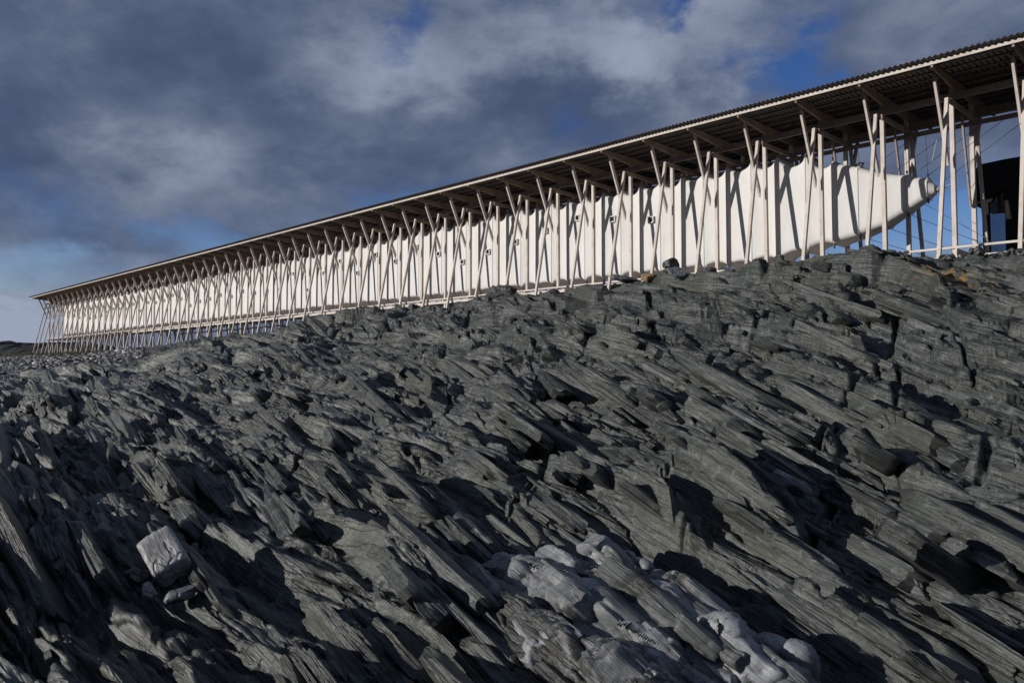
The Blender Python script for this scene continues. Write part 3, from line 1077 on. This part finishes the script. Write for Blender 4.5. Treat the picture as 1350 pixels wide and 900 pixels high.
# small boxed windows, one to a bay
t = NT('window_glass')
t.b.inputs['Base Color'].default_value = (.012, .014, .018, 1)
t.b.inputs['Roughness'].default_value = .08
M_GLASS = t.m
hs = [6.27, 6.57, 6.90, 6.57, 6.29, 6.03, 5.72, 6.34, 6.91, 6.32, 6.91, 6.01, 6.93, 6.35, 5.41, 6.65, 5.74, 5.76, 5.77, 6.03, 5.76]
hs += [random.uniform(5.4, 6.9) for _ in range(24)]
bm = bmesh.new()
S_, W_ = .135, .02
for sx, sz, wx, wz in ((-1, 0, W_, S_), (1, 0, W_, S_), (0, -1, S_, W_), (0, 1, S_, W_)):
    cx, cz = sx * (S_ - W_ / 1), sz * (S_ - W_ / 1)
    bar(bm, (cx, -.10, cz), (cx, .14, cz), wx * 2 if wx == W_ else S_ * 2 - 4 * W_ - .004, wz * 2 if wz == W_ else S_ * 2, bev=0)
ME_WIN = mesh_from(bm, 'window', M_CLOTH)
bm = bmesh.new()
bar(bm, (0, -.055, 0), (0, -.04, 0), S_ * 2 - .07, S_ * 2 - .07, bev=0)
ME_PANE = mesh_from(bm, 'pane', M_GLASS)
for k, hh in enumerate(hs):
    a = 13.24 + 1.97 * k if k < 21 else 13.24 + 1.97 * 20 + 2.0 * (k - 20)
    if a > BAY * NFR - 8:
        break
    w = add('window', ME_WIN, cocoon, L(a, .40, hh))
    add('pane', ME_PANE, w)

# ------------------------------------------------------------------ dark pavilion beyond the right end
pav = add('dark_pavilion', None, loc=(GX, GY, 0))
pav.rotation_euler = gallery.rotation_euler
tag(pav, 'black steel and smoked glass pavilion behind the right end of the timber gallery', 'pavilion')
bm = bmesh.new()
DP = 6.0
prism(bm, [L(3.28, DP, 6.28), L(3.05, DP, 6.28), L(2.75, DP, 6.25), L(2.66, DP, 6.25), L(2.60, DP, 6.32), L(2.55, DP, 6.45), L(2.45, DP, 6.52), L(2.25, DP, 6.72), L(2.25, DP, 6.55),
           L(-5, DP, 6.3), L(-5, DP, 7.72), L(2.2, DP, 7.70), L(3.0, DP, 7.66), L(3.28, DP, 7.25)], (0, 2.6, 0))
add('roof', mesh_from(bm, 'roof', M_BLACK), pav)
bm = bmesh.new()
prism(bm, [L(1.95, DP + .3, 7.702), L(-5, DP + .3, 7.722), L(-5, DP + .3, 7.80), L(1.8, DP + .3, 7.74)], (0, 2.0, 0))
add('roof_cap', mesh_from(bm, 'roof_cap', M_BLACK), pav)
bm = bmesh.new()
bar(bm, L(2.84, DP + .12, 2.0), L(2.84, DP + .12, 6.27), .21, .2)
add('column', mesh_from(bm, 'column', M_BLACK), pav)
bm = bmesh.new()
prism(bm, [L(2.23, DP + .02, 2), L(-5, DP + .02, 2), L(-5, DP + .02, 6.30), L(2.23, DP + .02, 6.54)], (0, .25, 0))
add('wall_panel', mesh_from(bm, 'wall_panel', M_BLACK), pav)
t = NT('smoked_glass')
tr = t.n('ShaderNodeBsdfTransparent')
tr.inputs[0].default_value = (.42, .44, .50, 1)
gl = t.n('ShaderNodeBsdfGlossy')
gl.inputs['Roughness'].default_value = .03
gl.inputs[0].default_value = (.6, .6, .6, 1)
mx = t.n('ShaderNodeMixShader')
mx.inputs[0].default_value = .08
t.l(tr.outputs[0], mx.inputs[1])
t.l(gl.outputs[0], mx.inputs[2])
t.l(mx.outputs[0], t.t.nodes['Material Output'].inputs['Surface'])
bm = bmesh.new()
prism(bm, [L(2.735, DP + .10, 2), L(2.232, DP + .10, 2), L(2.232, DP + .10, 6.9), L(2.735, DP + .10, 6.3)], (0, .02, 0))
add('glass_pane', mesh_from(bm, 'glass_pane', t.m), pav)

# ------------------------------------------------------------------ loose stones
def stone(name, x, y, dist, size, label, mat, seed, rot=(0, 0, 0), sink=.25, cut=5, group=None, square=False):
    """a fractured, sea-worn stone: a ball cut by random planes, corners softened, surface roughened"""
    rnd = random.Random(seed)
    bm = bmesh.new()
    bmesh.ops.create_icosphere(bm, subdivisions=5, radius=1.0)
    planes = []
    for _ in range(cut + 5):
        n = Vector((rnd.gauss(0, 1), rnd.gauss(0, 1), rnd.gauss(0, 1))).normalized()
        planes.append((n, rnd.uniform(.52, .8) + (.25 if square else 0)))
    for v in bm.verts:
        p = v.co.copy()
        if square:
            p *= .82 / (abs(p.x) ** 9 + abs(p.y) ** 9 + abs(p.z) ** 9) ** (1 / 9)
        for n, d in planes[:3] if square else planes:
            e = p.dot(n) - d
            if e > 0:
                p -= n * (e - .06 * (1 - math.exp(-e / .06)) * .5)
        v.co = p
    co_ = np.array([v.co[:] for v in bm.verts], np.float32)
    nz = fbm(co_[:, 0] * 2.2 + seed, co_[:, 1] * 2.2 + co_[:, 2] * 1.7, 900 + seed, 4) * .07 + fbm(co_[:, 0] * 9 + seed, co_[:, 2] * 9 + co_[:, 1] * 7, 950 + seed, 3) * .018
    for v, q in zip(bm.verts, nz):
        v.co *= 1 + float(q)
        v.co = Vector((v.co.x * size[0], v.co.y * size[1], v.co.z * size[2]))
    me = mesh_from(bm, name, mat, True)
    qs = dist - 2.1 + .02 * np.arange(400)    # the first ground met along that bearing near the given distance
    r1 = seen(x, y, 1.0)
    b, h = terrain((r1.x * qs).astype(np.float32), (r1.y * qs).astype(np.float32))
    hit = np.flatnonzero(r1.z * qs < b + h + .12 * size[2])
    p = seen(x, y, float(qs[hit[0]]) if len(hit) else dist)
    o = add(name, me)
    o.rotation_euler = rot
    o.location = (p.x, p.y, ground_z(p.x, p.y) + size[2] * (1 - sink))
    tag(o, label, 'rock', group)
    return o


M_STONE = mat_rock('grey_stone', True)
M_PALE = mat_rock('pale_quartz_stone', True, (.34, .335, .33))
M_OCHRE = mat_rock('ochre_stone', True, (.30, .20, .09))
M_BLUE = mat_rock('blue_grey_stone', True, (.17, .19, .20))
stone('boulder', 217, 752, 10.9, (.32, .47, .24), 'pale grey squared boulder lying loose on the dark rock at the lower left', M_PALE, 3, (.65, -.5, .5), .0, 4, None, True)
stone('boulder', 240, 792, 10.4, (.24, .16, .13), 'slim grey stone wedged just below the pale squared boulder', M_BLUE, 8, (.1, -.3, .7), .2, 5)
stone('boulder', 196, 795, 10.4, (.13, .11, .15), 'small pale upright stone to the lower left of the squared boulder', M_PALE, 12, (.2, .1, .3), .1, 5)
stone('boulder', 180, 770, 10.7, (.2, .15, .14), 'rounded dark grey stone left of the pale squared boulder', M_STONE, 14, (.1, .2, .3), .1, 5)
stone('boulder', 856, 362, 28.3, (.32, .47, .24), 'ochre lichen covered boulder on the crest under the white cocoon', M_OCHRE, 21, (.1, .3, .4), .1, 5)
stone('boulder', 884, 358, 27.6, (.30, .28, .26), 'rounded black boulder on the crest beside the ochre boulder', M_STONE, 25, (.2, .1, .2), .05, 3)
stone('boulder', 897, 370, 26.8, (.50, .34, .26), 'smooth blue grey boulder on the crest below the black rounded boulder', M_BLUE, 27, (.1, .25, .3), .1, 5)
stone('boulder', 822, 373, 29.3, (.55, .32, .16), 'flat grey slab stone on the crest left of the ochre boulder', M_BLUE, 31, (.05, .12, .2), .1, 5)
rs = random.Random(44)
for k in range(16):
    stone('rubble_stone', 1245 + 7.2 * k + rs.uniform(-3, 3), 336, 20.6 + rs.uniform(-.3, 1.2), [rs.uniform(.06, .15) for _ in range(3)],
          'small loose dark stone in the rubble under the floor rail at the right', M_STONE, 60 + k, (rs.random(), rs.random(), rs.random() * 3), .2, 4, 'rubble stones under the floor rail')

# ------------------------------------------------------------------ shingle bank, grass, sea, far hills
def shingle():
    rg = np.random.default_rng(8)
    bm = bmesh.new()
    bmesh.ops.create_icosphere(bm, subdivisions=1, radius=1.0)
    V0 = np.array([v.co[:] for v in bm.verts], np.float32)
    F0 = np.array([[v.index for v in f.verts] for f in bm.faces], np.int32)
    bm.free()
    n = 15000
    xs = rg.uniform(-120, 190, n)
    zs = 43 + 53 * rg.random(n) ** 1.3
    pts = np.array([seen(float(a), 470, float(z))[:2] for a, z in zip(xs, zs)], np.float32)
    b, h = terrain(pts[:, 0].copy(), pts[:, 1].copy())
    sz = np.exp(rg.normal(-2.5, .45, n)).clip(.04, .24)
    V = V0[None] * (1 + rg.uniform(-.25, .25, (n, len(V0), 1))) * (sz[:, None] * np.array([1.2, 1., .6]))[:, None, :]
    V = V + np.concatenate([pts, (b + h)[:, None] + sz[:, None] * .2], 1)[:, None, :]
    F = (F0[None] + (np.arange(n) * len(V0))[:, None, None]).reshape(-1, 3)
    me = bpy.data.meshes.new('shingle')
    me.vertices.add(V.shape[0] * V.shape[1])
    me.vertices.foreach_set('co', V.reshape(-1).astype(np.float32))
    me.loops.add(F.size)
    me.loops.foreach_set('vertex_index', F.ravel().astype(np.int32))
    me.polygons.add(len(F))
    me.polygons.foreach_set('loop_start', (np.arange(len(F)) * 3).astype(np.int32))
    me.update(calc_edges=True)
    t = NT('shingle_stone')
    g = t.n('ShaderNodeNewGeometry')
    v = t.n('ShaderNodeTexVoronoi')
    t.l(g.outputs['Random Per Island'], v.inputs['Vector'])
    c = t.mix(t.ramp(g.outputs['Random Per Island'], .0, .92), (.075, .077, .08), (.19, .19, .19))
    c = t.mix(t.ramp(g.outputs['Random Per Island'], .955, .965), c, (.5, .49, .47))
    t.l(c, t.b.inputs['Base Color'])
    t.b.inputs['Roughness'].default_value = .7
    me.materials.append(t.m)
    tag(add('shingle', me), 'grey beach shingle banked up at the far left', kind='stuff')


shingle()


def grass():
    rg = np.random.default_rng(9)
    n = 16000
    a = rg.uniform(62, 116, n)
    d = rg.uniform(-6.5, 1.5, n)
    x = GX - a * ST + d * CT
    y = GY + a * CT + d * ST
    b, h = terrain(x.astype(np.float32), y.astype(np.float32))
    z = b + h
    ht = rg.uniform(.08, .34, n)
    ang = rg.uniform(0, 6.28, n)
    w = .025
    ux, uy = np.cos(ang) * w, np.sin(ang) * w
    lx, ly = rg.normal(0, .09, n), rg.normal(0, .09, n)
    V = np.empty((n, 4, 3), np.float32)
    V[:, 0] = np.stack([x - ux, y - uy, z - .05], -1)
    V[:, 1] = np.stack([x + ux, y + uy, z - .05], -1)
    V[:, 2] = np.stack([x + lx * .5 + ux * .7, y + ly * .5 + uy * .7, z + ht * .6], -1)
    V[:, 3] = np.stack([x + lx, y + ly, z + ht], -1)
    me = bpy.data.meshes.new('grass')
    F = (np.array([[0, 1, 2], [0, 2, 3]])[None] + (np.arange(n) * 4)[:, None, None]).reshape(-1, 3)
    me.vertices.add(n * 4)
    me.vertices.foreach_set('co', V.ravel())
    me.loops.add(F.size)
    me.loops.foreach_set('vertex_index', F.ravel().astype(np.int32))
    me.polygons.add(len(F))
    me.polygons.foreach_set('loop_start', (np.arange(len(F)) * 3).astype(np.int32))
    me.update(calc_edges=True)
    me.materials.append(mat_plain('dry_grass', (.115, .115, .03), .8, .45, .4, bump=0))
    tag(add('grass', me), 'yellowish grass along the foot of the far end of the gallery', kind='stuff')


grass()

bm = bmesh.new()
for k in range(72):
    pass
ring = [bm.verts.new((7000 * math.sin(2 * math.pi * k / 72), 7000 * math.cos(2 * math.pi * k / 72), -6.2)) for k in range(72)]
bm.faces.new(ring[::-1])
t = NT('sea_water')
t.b.inputs['Base Color'].default_value = (.012, .025, .04, 1)
t.b.inputs['Roughness'].default_value = .12
t.bump(t.noise(t.n('ShaderNodeNewGeometry').outputs['Position'], .6, 5, .6), .5, .12)
tag(add('sea', mesh_from(bm, 'sea', t.m)), 'dark sea around the rocky point', kind='structure')


def hills():
    """low dark land across the water, behind the far end of the gallery"""
    nx, ny = 160, 24
    x0, x1 = seen(-420, 460, 420).x, seen(330, 460, 420).x
    X = np.linspace(x0, x1, nx)
    Y = np.linspace(400, 560, ny)
    gx, gy = np.meshgrid(X, Y)
    prof = np.interp(gx / 420 * FPX + 675, [-420, -200, -60, 0, 18, 30, 40, 60, 120, 200, 330], [17, 22, 18.5, 18.8, 19.2, 18.4, 17.8, 16.5, 13, 9, 0])
    prof = prof * 1.36
    tt = (gy - 400) / 160
    z = -7 + (prof + 7) * np.sin(np.clip(tt * 1.8, 0, 1) * math.pi / 2) * (1 - .2 * tt)
    z = z + (.9 * fbm(gx / 9, gy / 9, 801, 4) + 2.2 * np.maximum(fbm(gx / 4, gy / 6, 805, 3), 0)) * sstep(.1, .4, tt)
    bm = bmesh.new()
    vs = [[bm.verts.new((gx[j, i], gy[j, i], z[j, i])) for i in range(nx)] for j in range(ny)]
    for j in range(ny - 1):
        for i in range(nx - 1):
            bm.faces.new((vs[j][i], vs[j][i + 1], vs[j + 1][i + 1], vs[j + 1][i]))
    o = add('hills', mesh_from(bm, 'hills', mat_plain('dark_heath', (.030, .033, .026), .9, .4, .08, bump=0)))
    tag(o, 'low dark wooded land on the horizon at the far left', kind='structure')


hills()

# ------------------------------------------------------------------ light, sky
SUN_AZ, SUN_EL = math.atan2(-.979, -.204), math.radians(14.5)      # azimuth measured from +Y towards +X
sd = Vector((math.sin(SUN_AZ) * math.cos(SUN_EL), math.cos(SUN_AZ) * math.cos(SUN_EL), math.sin(SUN_EL)))
sun = bpy.data.lights.new('sun', 'SUN')
sun.energy = 4.0
sun.angle = math.radians(.5)
sun.color = (1, .955, .89)
so = add('sun', sun)
so.rotation_euler = sd.to_track_quat('Z', 'Y').to_euler()
so.location = (-40, -8, 30)


def build_world():
    w = bpy.data.worlds.new('World')
    SC.world = w
    w.use_nodes = True
    nt = w.node_tree
    class WT(NT):
        def __init__(s):
            s.t = nt
    t = WT()
    bg = nt.nodes['Background']
    sky = t.n('ShaderNodeTexSky', sky_type='NISHITA', sun_disc=False)
    sky.sun_elevation = SUN_EL
    sky.sun_rotation = SUN_AZ
    sky.air_density = 1.0
    sky.dust_density = .3
    sky.ozone_density = 2.0
    dirv = t.n('ShaderNodeTexCoord').outputs['Generated']
    sep = t.n('ShaderNodeSeparateXYZ')
    t.l(dirv, sep.inputs[0])
    X, Y, Z = sep.outputs
    wa, we = t.noise(t.scaled(dirv, (1, 1, 1.6)), 5.5, 6, .6), t.noise(t.scaled(dirv, (1.3, 1.2, 2.0)), 6.3, 6, .6)
    az = t.math('ADD', t.math('ARCTAN2', X, Y), t.math('MULTIPLY', t.math('SUBTRACT', wa, .5), .34))
    el0 = t.math('ARCSINE', Z)
    el = t.math('ADD', el0, t.math('MULTIPLY', t.math('SUBTRACT', we, .5), .20))

    def blob(x, y, sx, sy, tilt=0.):
        u = (x - 675) / FPX
        v = (450 - y) / FPX
        cp, sp = math.cos(PITCH), math.sin(PITCH)
        r = Vector((u, cp - v * sp, sp + v * cp)).normalized()
        a0, e0 = math.atan2(r.x, r.y), math.asin(r.z)
        da, de = t.math('SUBTRACT', az, a0), t.math('SUBTRACT', el, e0)
        if tilt:
            de = t.math('SUBTRACT', de, t.math('MULTIPLY', da, tilt))
        p = t.math('POWER', t.math('ABSOLUTE', t.math('DIVIDE', da, sx / FPX)), 2.)
        q = t.math('POWER', t.math('ABSOLUTE', t.math('DIVIDE', de, sy / FPX)), 2.)
        return t.math('EXPONENT', t.math('MULTIPLY', t.math('ADD', p, q), -1.))

    def total(items):
        acc = None
        for k, *b in items:
            g = t.math('MULTIPLY', blob(*b), k)
            acc = g if acc is None else t.math('ADD', acc, g)
        return acc

    # cloud sheet coordinates: a layer overhead seen in perspective
    den = t.math('MAXIMUM', t.math('ADD', Z, .16), .05)
    cmb = t.n('ShaderNodeCombineXYZ')
    t.l(t.math('DIVIDE', X, den), cmb.inputs[0])
    t.l(t.math('DIVIDE', Y, den), cmb.inputs[1])
    sheet = t.scaled(cmb.outputs[0], (1.0, 1.0, 1.0))
    n1 = t.noise(sheet, 1.5, 9, .56, .4)
    n3 = t.noise(t.scaled(dirv, (1, 1, 1.9)), 4.2, 9, .56, .35)
    n4 = t.noise(t.scaled(dirv, (1, 1, 1.7)), 8.5, 9, .58, .15)
    # where the blue shows through
    clear = total(((.26, 520, 15, 45, 70), (.30, 935, 0, 50, 25), (.36, 1075, 75, 60, 42), (.16, 1000, 130, 60, 30), (.30, 570, 275, 160, 40, -.12), (.34, 330, 335, 180, 40, -.25), (.50, 1240, 310, 280, 70),
                   (.22, 760, 175, 120, 40), (.24, 30, 365, 170, 40), (.16, 690, 250, 90, 40), (.06, 1250, 190, 180, 40)))
    cover = t.math('SUBTRACT', t.math('ADD', t.math('MULTIPLY', n3, .62), t.math('MULTIPLY', n1, .38)), clear)
    cov = t.ramp(cover, .10, .42)
    # light and dark in the cloud
    lum = total(((.34, 515, 95, 90, 60), (.30, 720, 25, 110, 50), (.40, 880, 70, 100, 60), (.22, 150, 245, 220, 38), (.12, 1010, 40, 60, 50), (-.04, 170, 80, 240, 60), (-.20, 720, 155, 260, 50), (.10, 400, 110, 120, 40),
                 (-.06, 150, 330, 200, 30), (.85, 15, 428, 80, 17), (.30, 60, 385, 170, 50), (.12, 1200, 25, 220, 40)))
    lv = t.math('ADD', t.math('ADD', t.math('MULTIPLY', n4, .62), t.math('MULTIPLY', n3, .75)), lum)
    cloud = t.mix(t.ramp(lv, .44, 1.3), (.058, .085, .160), (.32, .365, .475))
    tint = t.mix(t.ramp(el0, .02, .28), (.92, .93, 1.12), (.35, .52, .92))
    skc = t.mix(1.0, sky.outputs[0], tint, 'MULTIPLY')
    # clouds are given in sky units so that the one background strength serves both
    ST_ = .10
    cl = t.n('ShaderNodeVectorMath', operation='SCALE')
    t.l(cloud, cl.inputs[0])
    cl.inputs['Scale'].default_value = 1 / ST_
    out = t.mix(cov, skc, cl.outputs[0])
    t.l(out, bg.inputs['Color'])
    bg.inputs['Strength'].default_value = ST_


build_world()
SC.view_settings.view_transform = 'Standard'
SC.view_settings.look = 'None'
SC.view_settings.exposure = 0
SC.view_settings.gamma = 1
SC.view_settings.use_curve_mapping = False
SC.render.engine = 'CYCLES'
SC.cycles.max_bounces = 5
SC.cycles.use_denoising = True
SC.cycles.caustics_reflective = False
SC.cycles.caustics_refractive = False
